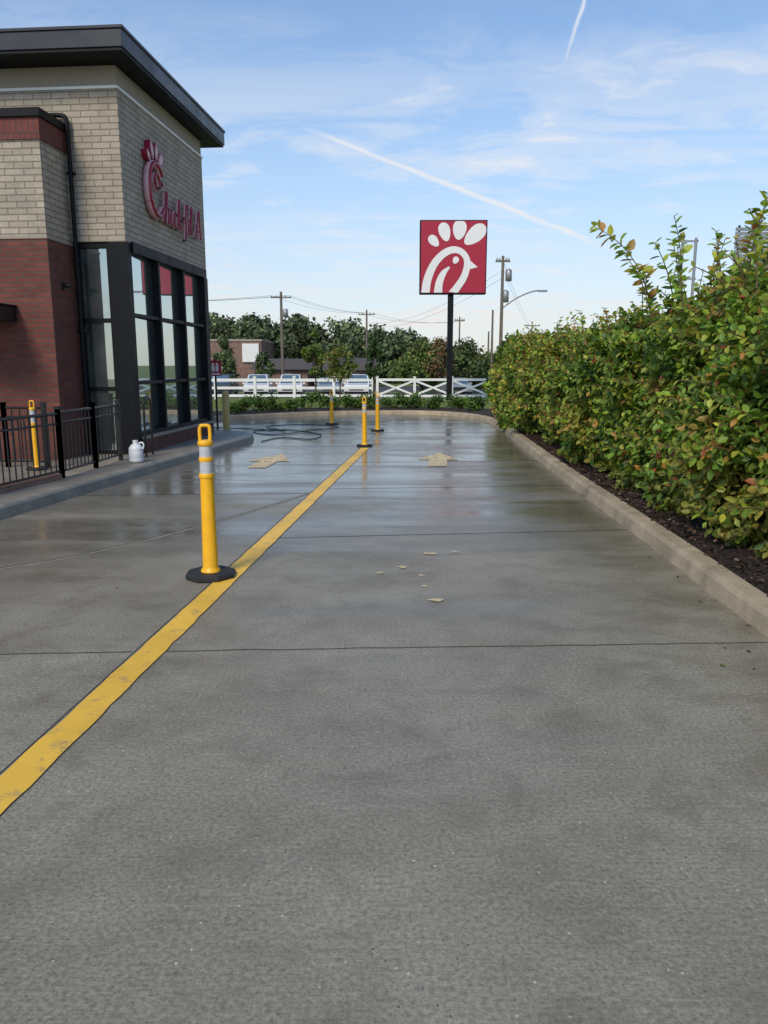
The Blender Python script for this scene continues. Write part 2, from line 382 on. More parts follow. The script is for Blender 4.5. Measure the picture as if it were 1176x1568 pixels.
# mulch beds
b=B(); mp=[(.2,.11),(.5,.13),(.9,.12),(1.6,.14),(2.6,.12),(3.3,.06),(3.7,-.1)]
sweep(b,RP,mp,1,M_mulch,True); b.obj('mulch_bed')
n=9000; yy=rng.uniform(4,20,n); xx=np.array([cx(v) for v in yy])+.2+rng.random(n)*.9
P=np.stack([xx,yy,.125+rng.random(n)*.03],1); leafmesh('mulch_chips',P,rng.normal(size=(n,3))*np.array([1,1,.3]),rng.normal(size=(n,3))+np.array([0,0,1.2]),.02+.04*rng.random(n),palette(n,[(.025,.015,.01),(.08,.05,.035),(.15,.10,.07)],[5,3,1]),M_chip,.25)
n=130; yy=rng.uniform(3,18,n); xx=np.where(rng.random(n)<.8,np.array([cx(v) for v in yy])-rng.random(n)**2*.45,rng.uniform(-3,2,n))
P=np.stack([xx,yy,np.full(n,.009)],1); leafmesh('fallen_leaves',P,rng.normal(size=(n,3))*np.array([1,1,.05]),rng.normal(0,.15,(n,3))+np.array([0,0,1]),.010+.025*rng.random(n),palette(n,[(.06,.04,.02),(.16,.11,.04),(.10,.12,.03)],[4,2,1]),M_chip,.3)

# ------------------------------------------------------------ hedge
hedge=empty('hedge')
def hz(y): return float(np.interp(y,[3,7,8.5,11,22],[2.55,2.45,2.28,2.05,2.05]))
def hsec(t,y):
    H=hz(y); A=[(3.02,.12),(2.93,.55),(2.90,1.1),(2.98,1.6),(3.2,H-.25),(3.7,H),(4.5,H+.05),(5.2,H-.3),(5.5,1.2),(5.5,.1)]
    f=t*(len(A)-1); i=min(int(f),len(A)-2); f-=i
    x=A[i][0]*(1-f)+A[i+1][0]*f; z=A[i][1]*(1-f)+A[i+1][1]*f
    a=Vector((A[i+1][0]-A[i][0],A[i+1][1]-A[i][1])).normalized()
    return x+.02*(y-6),z,-a.y,a.x
def hdisp(q): return noise.noise(q*.95)*.44+noise.noise(q*2.6+Vector((7,3,1)))*.32
def hedge_pts(n,y0,y1,t1=.72,inner=.42):
    P=np.empty((n,3));D=np.empty((n,3));B_=np.empty(n);G=np.empty(n);U=np.empty(n)
    i=0
    while i<n:
        y=random.uniform(y0,y1); t=random.random()*t1
        x,z,nx,nz=hsec(t,y)
        q=Vector((x,y,z)); d=hdisp(q)
        u=random.random(); dd=d-inner*u**1.4+.08
        if z<.55:
            dd-=max(0,.55-z)*.35
            if noise.noise(q*4)>.05 and random.random()<.75: continue
        if u<.38 and noise.noise(q*4.3+Vector((2,8,4)))>.18: continue
        P[i]=(x+nx*dd,y,z+nz*dd); D[i]=(nx,0,nz); B_[i]=noise.noise(q*1.1+Vector((0,9,5))); G[i]=noise.noise(q*2.1+Vector((4,1,9))); U[i]=u; i+=1
    return P,D,B_,G,U
PAL=[(.085,.165,.028),(.155,.27,.036),(.26,.38,.048),(.40,.43,.06),(.42,.25,.06),(.32,.09,.04)]
allp=[]
for n,y0,y1,sz in ((38000,4.2,9.5,.088),(27000,9.5,15,.103),(19000,15,22.2,.125)):
    P,D,bb,gg,uu=hedge_pts(n,y0,y1)
    S=sz*(.55+.75*rng.random(n))
    K=palette(n,PAL,[24,34,24,10,3.2,1],.22)
    warm=np.clip((bb*2.8+.05),0,1)[:,None]*(rng.random((n,1))<.7)
    K=K*(1-warm*.5)+warm*.5*np.array([.47,.36,.085])
    rust=np.clip((gg*3.2-.55),0,1)[:,None]*(rng.random((n,1))<.45)
    K=K*(1-rust*.55)+rust*.55*np.array([.36,.17,.06])
    K=np.clip(K*(1+gg*.5-.12)[:,None],.003,.9)
    nr=unit(D*.8+rng.normal(0,.42,D.shape)+np.array([0,-.2,.6])); tip=unit(D*.5+rng.normal(0,.7,D.shape)+np.array([0,0,-.35]))
    allp.append((P,tip,nr,S,K))
def shoot(base,tip,bend,nl,sz):
    base=Vector(base);tip=Vector(tip);mid=(base+tip)/2+Vector(bend)
    pts=[(1-t)**2*base+2*t*(1-t)*mid+t*t*tip for t in [i/12 for i in range(13)]]
    P=[];T=[];Nn=[];S=[]
    for k in range(nl):
        t=.08+.92*k/(nl-1)+random.uniform(-.02,.02); t=min(t,1); p=(1-t)**2*base+2*t*(1-t)*mid+t*t*tip; d=(2*(1-t)*(mid-base)+2*t*(tip-mid)).normalized()
        a=k*1.9+random.random()*.8; o=d.orthogonal().normalized(); o=Matrix.Rotation(a,3,d)@o
        for s in (1,-1):
            if random.random()<.12: continue
            P.append(p); T.append(o*s*random.uniform(.6,1.0)+d*random.uniform(.25,.7)+Vector((0,0,random.uniform(-.35,.05)))); Nn.append(d*.7+Vector((0,-.3,.6))+Vector([random.gauss(0,.4) for _ in range(3)])); S.append(sz*(1.1-.5*t)*random.uniform(.7,1.25))
    return pts,np.array([list(p) for p in P]),np.array([list(p) for p in T]),np.array([list(p) for p in Nn]),np.array(S)
bs=B()
SH=[((3.45,10.1,1.8),(2.60,10.0,3.28),(.38,0,.42),26,.22),((3.4,9.9,1.8),(2.95,9.9,2.95),(.15,0,.2),14,.19),((3.45,9.3,1.9),(3.22,9.0,3.22),(.14,0,.1),18,.20),((3.4,9.2,2.0),(3.02,9.0,2.95),(.1,0,.1),12,.17),
    ((3.6,9.0,2.0),(3.72,8.8,2.95),(0,0,.1),14,.19),((3.75,8.2,2.1),(3.78,8.0,3.25),(-.12,0,.1),18,.19),((3.9,8.1,2.1),(3.55,7.9,3.1),(.1,0,.1),14,.18),((3.7,8.0,2.1),(3.95,7.8,3.3),(.1,0,.1),18,.19),
    ((3.9,7.8,2.1),(4.2,7.7,3.25),(0,0,.1),16,.19),((3.7,8.6,2.0),(3.5,8.5,2.85),(0,0,.1),12,.17),((4.1,8.9,2.1),(4.3,8.9,3.05),(0,0,0),14,.18),((3.5,7.4,2.0),(3.45,7.2,2.8),(0,0,0),12,.15),((3.6,7.0,2.0),(3.5,6.8,2.85),(0,0,.1),13,.15),
    ((3.6,9.6,2.0),(3.4,9.5,3.05),(0.05,0,.1),14,.18),((3.8,8.7,2.1),(3.9,8.5,3.1),(0,0,.1),15,.18)]
for k in range(130):
    y=random.uniform(5.5,22); x=random.uniform(3.1,4.6); h=hz(y); L=random.uniform(.10,.56)*(1.15 if y<11 else .85)
    SH.append(((x,y,h-.3),(x+random.uniform(-.28,.15),y+random.uniform(-.2,.2),h+L),(random.uniform(-.05,.1),0,.08),9,.13))
for k in range(320):
    y=random.uniform(5.5,20); t=random.uniform(.08,.52); x,z,nx,nz=hsec(t,y); d=hdisp(Vector((x,y,z))); x+=nx*d*.8; z+=nz*d*.8
    SH.append(((x+.15,y,z-.05),(x+nx*random.uniform(.15,.40),y+random.uniform(-.22,.22),z+random.uniform(-.08,.2)+nz*.25),(0,0,.08),7,.112))
for s_ in SH:
    pts,P,T,Nn,S=shoot(*s_); bs.tube(pts,[.008*(1-.7*i/12)+.002 for i in range(13)],M_stem,5)
    pk=random.random()
    wts=[10,30,36,20,3,1] if pk<.72 else ([4,10,20,36,25,5] if pk<.93 else [2,5,8,12,40,26])
    allp.append((P,unit(T),unit(Nn),S,palette(len(P),PAL,wts,.15)))
bs.obj('shoot_stems',hedge)
bt=B()
for k in range(60):
    y=4.5+k*.3; x=3.35+random.uniform(-.1,.3)+.02*(y-6)
    for j in range(3):
        bt.cyl((x,y,.08),(x+random.uniform(-.35,.2),y+random.uniform(-.25,.25),.8),.014,.008,M_stem,5)
bt.obj('woody_stems',hedge)
cat=[np.concatenate([a[i] for a in allp]) for i in range(5)]
leafmesh('hedge_leaves',cat[0],cat[1],cat[2],cat[3],cat[4],M_leaf,.30,hedge)
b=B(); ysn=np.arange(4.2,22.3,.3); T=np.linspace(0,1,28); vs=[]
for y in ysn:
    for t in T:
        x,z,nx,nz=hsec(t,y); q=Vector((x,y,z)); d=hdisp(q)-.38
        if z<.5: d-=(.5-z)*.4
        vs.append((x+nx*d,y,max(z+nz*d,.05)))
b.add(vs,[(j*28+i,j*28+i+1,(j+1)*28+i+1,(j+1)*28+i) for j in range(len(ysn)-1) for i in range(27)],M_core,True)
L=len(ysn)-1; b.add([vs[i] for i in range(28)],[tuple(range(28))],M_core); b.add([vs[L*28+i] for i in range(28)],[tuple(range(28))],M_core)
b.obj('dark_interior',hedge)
C=[(3.9,22.3,.6),(4.4,22.4,1.3),(3.7,22.2,1.4),(4.8,22.2,.7),(3.5,22.3,.9)]
P,t,nr,S,K=clump_cloud(C,[.6]*5,900,.13,PAL,[26,34,22,9,3,.5]); leafmesh('end_leaves',P,t,nr,S,K,M_leaf,.27,hedge)

# ------------------------------------------------------------ building
rz=-math.atan(.0857)
bd=empty('brick_restaurant_building',(-4.10,12.8,.13),rz)
L_=3.98; TOP=5.67; ST=5.97; GT=3.40
b=B()
b.box(-11,0,.0,.25,GT,TOP,M_tan)
b.box(-.25,0,.25,L_,GT,TOP,M_tan)
b.box(-11,0,L_,L_+.12,0,TOP,M_tan)
b.obj('upper_brick_walls',bd)
b=B(); b.box(-11,-.006,.006,L_+.11,TOP,ST,M_stucco); b.box(-11.02,.02,-.02,L_+.14,TOP-.03,TOP+.012,M_white); b.obj('cornice',bd,bevel=.004)
b=B(); b.box(-12,.33,-.52,L_+.62,ST+.002,ST+.05,M_dark); b.box(-12,.35,-.54,L_+.64,ST+.05,ST+.29,M_fascia); b.box(-12,.37,-.56,L_+.66,ST+.29,ST+.335,M_fascia); b.obj('flat_roof',bd,bevel=.006)
b=B(); b.box(-.25,.03,.2,L_+.12,-.13,.24,M_red); b.box(-.26,.05,.2,L_+.14,.24,.29,M_stucco); b.obj('brick_plinth',bd)
ed=[.20,1.36,2.66,L_-.12]
b=B()
for k,(dl) in enumerate((3.7,2.9,1.8)):
    y0,y1=ed[k]+.02,ed[k+1]-.02; yc=(y0+y1)/2; dd=math.radians(dl)
    for z0,z1 in ((.33,1.18),(1.18,2.28),(2.28,GT-.1)):
        h=(y1-y0)/2; e=dd+math.radians(random.uniform(-.15,.15))
        b.add([(-.085+h*math.sin(e),yc-h,z0),(-.085-h*math.sin(e),yc+h,z0),(-.085-h*math.sin(e),yc+h,z1),(-.085+h*math.sin(e),yc-h,z1)],[(0,1,2,3)],M_glass)
b.box(-.24,-.17,.2,L_-.1,.29,GT,M_dark)
b.obj('side_windows',bd)
b=B()
b.box(-.30,.0,.0,.20,-.13,GT-.002,M_dark)
b.box(-.34,-.30,.02,.10,-.13,GT-.002,M_dark)
b.box(-.16,.035,.20,L_+.03,GT-.14,GT+.03,M_dark)
b.box(-.15,.0,.20,L_-.12,.29,.36,M_dark)
for e in ed[1:3]: b.box(-.16,.01,e-.04,e+.04,.36,GT-.14,M_dark)
b.box(-.2,.03,L_-.12,L_+.1,.29,GT-.14,M_dark)
for z in (1.18,2.28): 
    for k in range(3): b.box(-.14,-.005,(ed[k] if k==0 else ed[k]+.04),(ed[k+1]-.04 if k<2 else L_-.12),z-.03,z+.03,M_dark)
b.obj('side_window_frames',bd,bevel=.004)
b=B(); b.box(-.80,-.34,.08,.11,.05,GT-.08,M_glass); b.obj('front_window',bd)
b=B(); b.box(-.86,-.78,.03,.16,-.13,GT-.002,M_dark); b.box(-.78,-.34,.03,.16,GT-.09,GT-.002,M_dark)
for z in (0,1.05,2.15): b.box(-.78,-.34,.04,.15,z,z+.07,M_dark)
b.obj('front_window_frame',bd,bevel=.004)
b=B(); F=-.80
b.box(-11,-.88,F,-.002,-.13,3.36,M_red); b.obj('lower_red_brick_wall',bd)
b=B(); b.box(-11,-.885,F+.006,-.004,3.36,4.72,M_tan); b.obj('lower_tan_brick_wall',bd)
b=B(); b.box(-11,-.86,F-.02,-.006,4.72,5.02,M_redcap); b.obj('brick_soldier_course',bd)
b=B(); b.box(-11,-.82,F-.06,-.008,5.02,5.14,M_dark); b.obj('parapet_cap',bd,bevel=.006)
b=B(); b.box(-11,-.87,F-.015,-.005,3.335,3.375,M_stucco); b.obj('belt_course',bd)
b=B(); b.tube(catmull([(-1.15,-.12,5.24),(-.95,-.08,5.26),(-.81,-.08,5.22),(-.79,-.08,5.05),(-.79,-.08,4.6)],6)+[(-.79,-.08,3.3),(-.79,-.08,.0)],.035,M_dark,8)
for z in (.8,2.0,3.1,4.4): b.box(-.84,-.74,-.1,0,z,z+.04,M_dark)
b.obj('downspout',bd)
b=B(); b.box(-11,-1.45,F-1.1,F-.01,2.12,2.34,M_black); b.box(-11,-1.43,F-1.12,F-.01,2.34,2.37,M_dark); b.obj('entry_canopy',bd,bevel=.01)
b=B(); b.box(-.87,-.84,-.46,-.36,2.62,2.74,M_black); b.lathe([(.02,0),(.06,.01),(.05,.05),(0.02,.07)],(-.80,-.41,2.66),M_black,12); b.obj('wall_light',bd)
lg=empty('script_wall_sign'); lg.parent=bd
bo=B(); bi=B()
def stroke(pts,r):
    p=catmull(pts,6)
    bo.tube([(.07,a,z) for a,z in p],r*1.6,M_pink,8); bi.tube([(.095+r*.5,a,z) for a,z in p],r*.98,M_crim,8)
ca,cz=1.18,4.42
Cpts=[(ca+.34*math.cos(math.radians(t)),cz+.42*math.sin(math.radians(t))) for t in range(40,330,20)]
stroke(Cpts,.038)
stroke([(ca+.05,cz+.0),(ca-.07,cz+.13),(ca+.02,cz+.26),(ca+.14,cz+.22),(ca+.18,cz+.1)],.020)
stroke([(ca+.17,cz+.2),(ca+.32,cz+.13),(ca+.19,cz+.06)],.016)
def petal(a,z,ra,rzz,ang,s=1):
    P=[]
    for k in range(20):
        t=6.2832*k/20; x=ra*math.cos(t)*s; y=rzz*math.sin(t)*s*(1)
        P.append((a+x*math.cos(ang)-y*math.sin(ang),z+x*math.sin(ang)+y*math.cos(ang)))
    return P
for a,z,r1,r2,an in ((ca-.26,cz+.50,.06,.10,.7),(ca-.10,cz+.62,.075,.15,.25),(ca+.10,cz+.63,.075,.15,-.2),(ca+.29,cz+.54,.09,.16,-.8)):
    fn=lambda a_,b_,d:(d,a_,b_)
    bo.prism(petal(a,z,r1,r2,an,1.0),fn,.0,.10,M_crim); bo.prism(petal(a,z,r1,r2,an,.66),fn,.1,.105,M_pink)
LT=[[(0,0),(.07,.35),(.16,.66),(.22,.6),(.14,.25),(.08,.0)],[(.08,.1),(.2,.34),(.29,.3),(.25,.03),(.36,.06)],
 [(.36,.06),(.44,.33),(.42,.05),(.52,.06)],[(.45,.47),(.48,.49)],[(.75,.27),(.66,.34),(.57,.16),(.64,.01),(.77,.08)],
 [(.78,.0),(.86,.4),(.94,.66),(.97,.58),(.86,.1)],[(1.04,.34),(.88,.18),(.96,.02),(1.08,.07)],[(1.1,.22),(1.24,.23)],
 [(1.50,.56),(1.42,.66),(1.34,.4),(1.28,-.12),(1.2,-.2)],[(1.24,.32),(1.46,.35)],[(1.52,.33),(1.48,.05),(1.57,.06)],[(1.54,.48),(1.56,.5)],
 [(1.58,.1),(1.74,.5),(1.72,.66),(1.65,.5),(1.64,.08),(1.74,.05)],[(1.79,.22),(1.91,.23)],[(1.93,-.02),(2.08,.3),(2.24,.68),(2.27,.3),(2.3,0)],[(2.02,.2),(2.34,.24)]]
for l in LT: stroke([(1.50+.87*p[0],3.95+.80*p[1]) for p in l],.017)
bo.obj('letter_backs',lg); bi.obj('letter_faces',lg)

# ------------------------------------------------------------ pole sign
ps=empty('restaurant_pole_sign',(3.34,39.9,tz(39.9)),0)
Wd,Hh=3.20,3.40; X0,Z0=-1.52,5.34
b=B(); b.box(X0-.05,X0+Wd+.05,-.26,.26,Z0-.05,Z0+Hh+.05,M_dark); b.box(X0,X0+Wd,-.28,.28,Z0,Z0+Hh,M_signr); b.obj('cabinet',ps,bevel=.01)
b=B()
def n_(x,y): return (X0+(x-643)/97*Wd, Z0+(447-y)/105*Hh)
def band(pts,ws):
    p=catmull([(*n_(x,y),w) for (x,y),w in zip(pts,ws)],8)
    L=[];R=[]
    for i,q in enumerate(p):
        a=p[max(i-1,0)];c=p[min(i+1,len(p)-1)]; t=Vector((c[0]-a[0],c[1]-a[1])).normalized(); w=q[2]/2
        cl=lambda x,z:(min(max(x,X0+.01),X0+Wd-.01),max(z,Z0+.01))
        L.append(cl(q[0]-t.y*w,q[1]+t.x*w)); R.append(cl(q[0]+t.y*w,q[1]-t.x*w))
    vs=[(x,-.295,z) for x,z in L]+[(x,-.295,z) for x,z in R]; n=len(L)
    b.add(vs,[(i,i+1,n+i+1,n+i) for i in range(n-1)],M_signw)
band([(650,449),(653,428),(662,406),(675,391),(689,384),(702,386),(711,396),(712,409),(707,425),(697,440),(690,449)],[.42,.40,.37,.35,.33,.30,.30,.32,.34,.36,.4])
band([(669,449),(671,432),(677,418),(686,409)],[.42,.36,.28,.08])
def pet2(x,y,rx,ry,an):
    c=n_(x,y); P=[]
    for k in range(28):
        t=6.2832*k/28; r=rx/97*Wd*math.cos(t)*(1-.22*math.sin(-t)); s=ry/105*Hh*math.sin(t); 
        P.append((min(c[0]+r*math.cos(an)-s*math.sin(an),X0+Wd-.01),min(c[1]+r*math.sin(an)+s*math.cos(an),Z0+Hh-.01)))
    b.add([(x,-.293,z) for x,z in P],[tuple(range(28))],M_signw)
pet2(662,371,6.5,10,.75); pet2(678,358,8.5,14,.28); pet2(700,355,10,14.5,-.12); pet2(723,362,11,20,-.85)
pet2(695,399,4.5,5.5,-.5)
b.add([(x,-.293,z) for x,z in [n_(716,399),n_(728,409),n_(713,413)]],[(0,1,2)],M_signw)
b.add([(2*X0+Wd-x,-y,z) for x,y,z in list(b.v)],[tuple(f) for f in list(b.f)],M_signw)
b.obj('logo',ps)
b=B(); b.box(-.14,.14,-.12,.12,-.1,Z0-.05,M_dark); b.box(-.3,.3,-.3,.3,-.1,.06,M_walk); b.obj('pole',ps,bevel=.01)

# ------------------------------------------------------------ delineators
def delineator(x,y,h,s=1.0,rz_=0):
    b=B(); k=h/1.17
    R=.196
    o=[(R*math.cos(math.radians(22.5+45*i)),R*math.sin(math.radians(22.5+45*i))) for i in range(8)]
    vs=[(a,c,.009) for a,c in o]+[(a,c,.035) for a,c in o]+[(a*.88,c*.88,.05) for a,c in o]
    b.add(vs,[(i,(i+1)%8,8+(i+1)%8,8+i) for i in range(8)]+[(8+i,8+(i+1)%8,16+(i+1)%8,16+i) for i in range(8)]+[tuple(range(16,24)),tuple(range(7,-1,-1))],M_rub)
    b.lathe([(.075,.05),(.072,.065),(.062,.075),(.058,.09),(.054,.40),(.050,.775),(.050,.78)],(0,0,0),M_yel,28)
    b.lathe([(.056,.775),(.057,.78),(.057,.80),(.054,.806)],(0,0,0),M_yel,28)
    b.lathe([(.0485,.806),(.0485,.895)],(0,0,0),M_refl,28)
    b.lathe([(.050,.895),(.052,.90),(.052,.925),(.050,.93)],(0,0,0),M_yel,28)
    b.lathe([(.0485,.93),(.0480,1.01)],(0,0,0),M_refl,28)
    b.lathe([(.049,1.01),(.056,1.015),(.057,1.04),(.050,1.05),(.046,1.055)],(0,0,0),M_yel,28)
    pts=[(-.036,0,1.05),(-.038,0,1.10),(-.036,0,1.14),(-.030,0,1.158),(0,0,1.162),(.030,0,1.158),(.036,0,1.14),(.038,0,1.10),(.036,0,1.05)]
    b.tube(catmull(pts,4),.0135,M_yel,10)
    o_=b.obj('traffic_delineator_post',None,(x,y,0),rz_); o_.scale=(k*s,k*s,k); return o_
delineator(-1.33,5.72,1.17,1,.1)
delineator(-.39,15.4,.98,1.05); delineator(-.16,19.1,.96,1.1); delineator(-1.44,21.3,.92,1.2)
d=delineator(-4.95,10.9,.98,.9); d.location.z=.134
b=B(); b.lathe([(.085,-.01),(.085,.92),(.08,.97),(.06,1.0),(.02,1.02)],(0,0,0),M_bol,20); b.lathe([(.12,0),(.12,.02)],(0,0,0),M_steel,20); b.obj('tan_bollard',None,(-3.72,18.25,0))
b=B(); b.lathe([(.09,0),(.105,.01),(.108,.05),(.104,.06),(.108,.07),(.108,.17),(.104,.18),(.108,.19),(.100,.225),(.07,.265),(.035,.285),(.033,.30)],(0,0,0),M_jug,24)
b.lathe([(.04,.30),(.04,.335)],(0,0,0),M_signw,16); b.tube(catmull([(.05,0,.285),(.10,0,.30),(.125,0,.26),(.11,0,.2)],5),.012,M_jug,8)
b.obj('white_jug',None,(-3.80,11.75,.14))
b=B(); b.box(-.02,.02,-.02,.02,0,1.75,M_black); b.box(-.14,.14,-.035,-.021,1.36,1.70,M_signr)
b.box(-.11,.11,-.038,-.0355,1.39,1.42,M_signw); b.lathe([(.03,0),(.025,.045)],(-.045,-.045,1.6),M_signw,10); b.lathe([(.03,0),(.025,.045)],(.045,-.045,1.6),M_signw,10)
b.box(-.08,-.01,-.038,-.0355,1.46,1.59,M_signw); b.box(.01,.08,-.038,-.0355,1.46,1.59,M_signw); b.obj('red_pedestrian_sign',None,(-3.88,18.0,0),.05)
b=B(); strip_=catmull([(-4.95,7.0),(-4.62,8.6),(-4.33,10.0)],6); sweep(b,strip_,[(-.12,.13),(-.12,.205),(.12,.205),(.12,.13)],1,M_paver); 
b.obj('paver_border')
def railing(name,pts,h=.86,z=.135,gate=None):
    b=B()
    for (p,q) in zip(pts[:-1],pts[1:]):
        p=Vector((*p,0));q=Vector((*q,0)); L=(q-p).length; d=(q-p)/L
        for e in (p,q): 
            b.box(e.x-.028,e.x+.028,e.y-.028,e.y+.028,z,z+h+.06,M_black); b.box(e.x-.036,e.x+.036,e.y-.036,e.y+.036,z+h+.06,z+h+.08,M_black)
        for zz,r in ((h,.02),(h-.13,.014),(.09,.016)): b.cyl(p+Vector((0,0,z+zz)),q+Vector((0,0,z+zz)),r,r,M_black,6,False)
        n=int(L/.11)
        for i in range(1,n): 
            e=p+d*L*i/n; b.cyl(e+Vector((0,0,z+.09)),e+Vector((0,0,z+h)),.0095,.0095,M_black,5,False)
    return b.obj(name)
railing('black_railing',[(-4.78,7.2),(-4.50,8.7),(-4.26,10.1)],.84,.14)
railing('black_railing',[(-4.26,10.1),(-4.18,11.1),(-4.14,12.05)],.86,.135)
railing('black_railing',[(-6.6,11.3),(-5.5,11.2),(-4.9,11.15)],.86,.135)
b=B()
b.tube(catmull([(0,0,0),(0,0,.75),(0,.02,.9),(0,.15,.95),(0,.3,.93),(0,.36,.8),(0,.36,0)],6),.018,M_black,8); b.tube([(0,0,.5),(0,.36,.5)],.012,M_black,6); b.obj('handrail',None,(-3.86,12.45,.135))
b=B(); hp=catmull([(-2.6,16.3,.015),(-2.3,17.2,.015),(-1.6,16.8,.015),(-1.5,18.0,.015),(-2.4,19.3,.015),(-3.2,18.9,.015),(-2.6,17.9,.015),(-1.7,19.0,.03),(-1.2,20.3,.015),(-2.3,21.0,.015),(-3.1,20.3,.015),(-2.4,18.8,.03),(-3.4,19.6,.015),(-4.8,20.1,.015)],10)
b.tube(hp,.011,M_black,6); b.obj('garden_hose')

# ------------------------------------------------------------ white fence
fence=empty('white_fence')
def fsec(x0,x1,y,cross):
    b=B(); z=tz(y); n=max(1,round((x1-x0)/2.3)); st=(x1-x0)/n
    for i in range(n+1):
        x=x0+i*st; zz=z+random.uniform(-.03,.03); b.box(x-.075,x+.075,y-.07,y+.07,zz-.1,zz+1.22,M_white); b.box(x-.09,x+.09,y-.09,y+.09,zz+1.22,zz+1.27,M_white)
        if i<n:
            for h in ((1.05,.16),(.62,.14),(.2,.14)) if not cross else ((1.08,.14),(.12,.14)):
                b.box(x+.075,x+st-.075,y-.03,y+.03,z+h[0]-h[1]/2,z+h[0]+h[1]/2,M_white)
            if cross:
                for s in (0,1):
                    a=Vector((x+.08,y-.045+.03*s,z+(.2 if s else 1.0))); c=Vector((x+st-.08,y-.045+.03*s,z+(1.0 if s else .2)))
                    up=Vector((0,0,.06)); e=Vector((0,.02,0))
                    b.add([a-up,c-up,c+up,a+up,a-up+e,c-up+e,c+up+e,a+up+e],[(0,1,2,3),(7,6,5,4),(0,4,5,1),(3,2,6,7)],M_white)
    b.obj('fence_section',fence)
fsec(-18,-.6,43,False); fsec(-.4,8.5,46.5,True); fsec(8.5,30,47,False)

# ------------------------------------------------------------ cars
def car(name,x,y,body,kind='suv'):
    b=B(); z=tz(y); w=.93
    H=1.75 if kind=='suv' else 1.5
    side=[(-2.3,.35),(2.3,.35),(2.35,.7),(2.25,1.02),(-1.35,1.08),(-2.2,.98),(-2.35,.75)]
    b.prism(side,lambda a,c,d:(d,a,c),w,-w,body)
    lo=[(-1.3,1.06),(2.1,1.03)]; hi=[(-.55,H),(1.75,H-.02)]
    vs=[(-w+.05,lo[0][0],lo[0][1]),(w-.05,lo[0][0],lo[0][1]),(w-.05,lo[1][0],lo[1][1]),(-w+.05,lo[1][0],lo[1][1]),(-w+.24,hi[0][0],hi[0][1]),(w-.24,hi[0][0],hi[0][1]),(w-.24,hi[1][0],hi[1][1]),(-w+.24,hi[1][0],hi[1][1])]
    b.add(vs,[(4,5,6,7),(0,1,5,4),(1,2,6,5),(2,3,7,6),(3,0,4,7)],body)
    def q(i,j,k,l,off,sh=.12):
        P=[Vector(vs[t]) for t in (i,j,k,l)]; c=sum(P,Vector())/4; P=[c+(p-c)*(1-sh)+Vector(off) for p in P]; b.add(P,[(0,1,2,3)],M_glass)
    q(0,1,5,4,(0,-.012,.006)); q(1,2,6,5,(.012,0,.004)); q(3,0,4,7,(-.012,0,.004)); q(2,3,7,6,(0,.012,.004))
    for sx in (-1,1):
        for yy in (-1.45,1.45): b.cyl((sx*(w-.2),yy,.34),(sx*(w+.02),yy,.34),.35,.35,M_rub,18); b.cyl((sx*(w+.02),yy,.34),(sx*(w+.03),yy,.34),.2,.2,M_steel,12)
        b.box(sx*.78-.14,sx*.78+.14,-2.37,-2.30,.72,.88,M_refl); b.box(sx*1.02-.1,sx*1.02+.1,-1.15,-1.0,1.02,1.16,body)
    b.box(-.55,.55,-2.375,-2.31,.60,.86,M_black); b.box(-.9,.9,-2.42,-2.3,.38,.52,M_dark)
    b.obj(name,None,(x,y,z),random.uniform(-.12,.12),bevel=.05)
M_cw=M('white_car_paint',(.70,.70,.70),.25,0,.03,1); M_cs=M('silver_car_paint',(.38,.39,.40),.25,.5,.03,1); M_cd=M('dark_car_paint',(.05,.06,.07),.25,.2,.05,1)
for x,c,k in ((-9.65,M_cw,'suv'),(-7.15,M_cw,'suv'),(-4.3,M_cs,'sedan'),(-1.9,M_cw,'suv'),(-12.6,M_cd,'suv'),(5.5,M_cs,'sedan')): car('parked_car',x,60.5+random.uniform(-.5,.5),c,k)

# ------------------------------------------------------------ distant buildings
M_brn=brick_mat('brown_brick',(.20,.115,.088),(.25,.15,.115),(.2,.16,.13),.4,.15)
M_roof=M('shingle_roof',(.09,.075,.07),.9,0,.25,2)
b=B(); b.box(-40,-15.6,0,12,-.1,5.6,M_brn); b.box(-40.1,-15.5,-.1,12.1,5.6,5.85,M_stucco); b.box(-18.0,-15.9,-.25,-.05,3.0,5.3,M_white); b.box(-24,-19,-.06,-.02,.2,2.6,M_glass); b.obj('brown_brick_commercial_building',None,(0,100,-1))
def house(name,x0,x1,y,hw,hr):
    b=B(); b.box(x0,x1,0,9,-.1,hw,M_brn)
    b.prism([(-.6,hw),(9.6,hw),(4.5,hr)],lambda a,c,d:(d,a,c),x1+.5,x0-.5,M_roof)
    n=int((x1-x0)/2.2)
    for i in range(n): x=x0+1.1+i*(x1-x0-1)/n; b.box(x-.5,x+.5,-.05,-.01,.8,hw-.5,M_glass); b.box(x-.57,x+.57,-.03,-.004,.72,hw-.42,M_white)
    b.obj(name,None,(0,y,-1))
house('brick_house',-15.2,-9.0,92,2.1,3.4); house('brick_house',-7.0,-1.5,95,2.0,3.5)

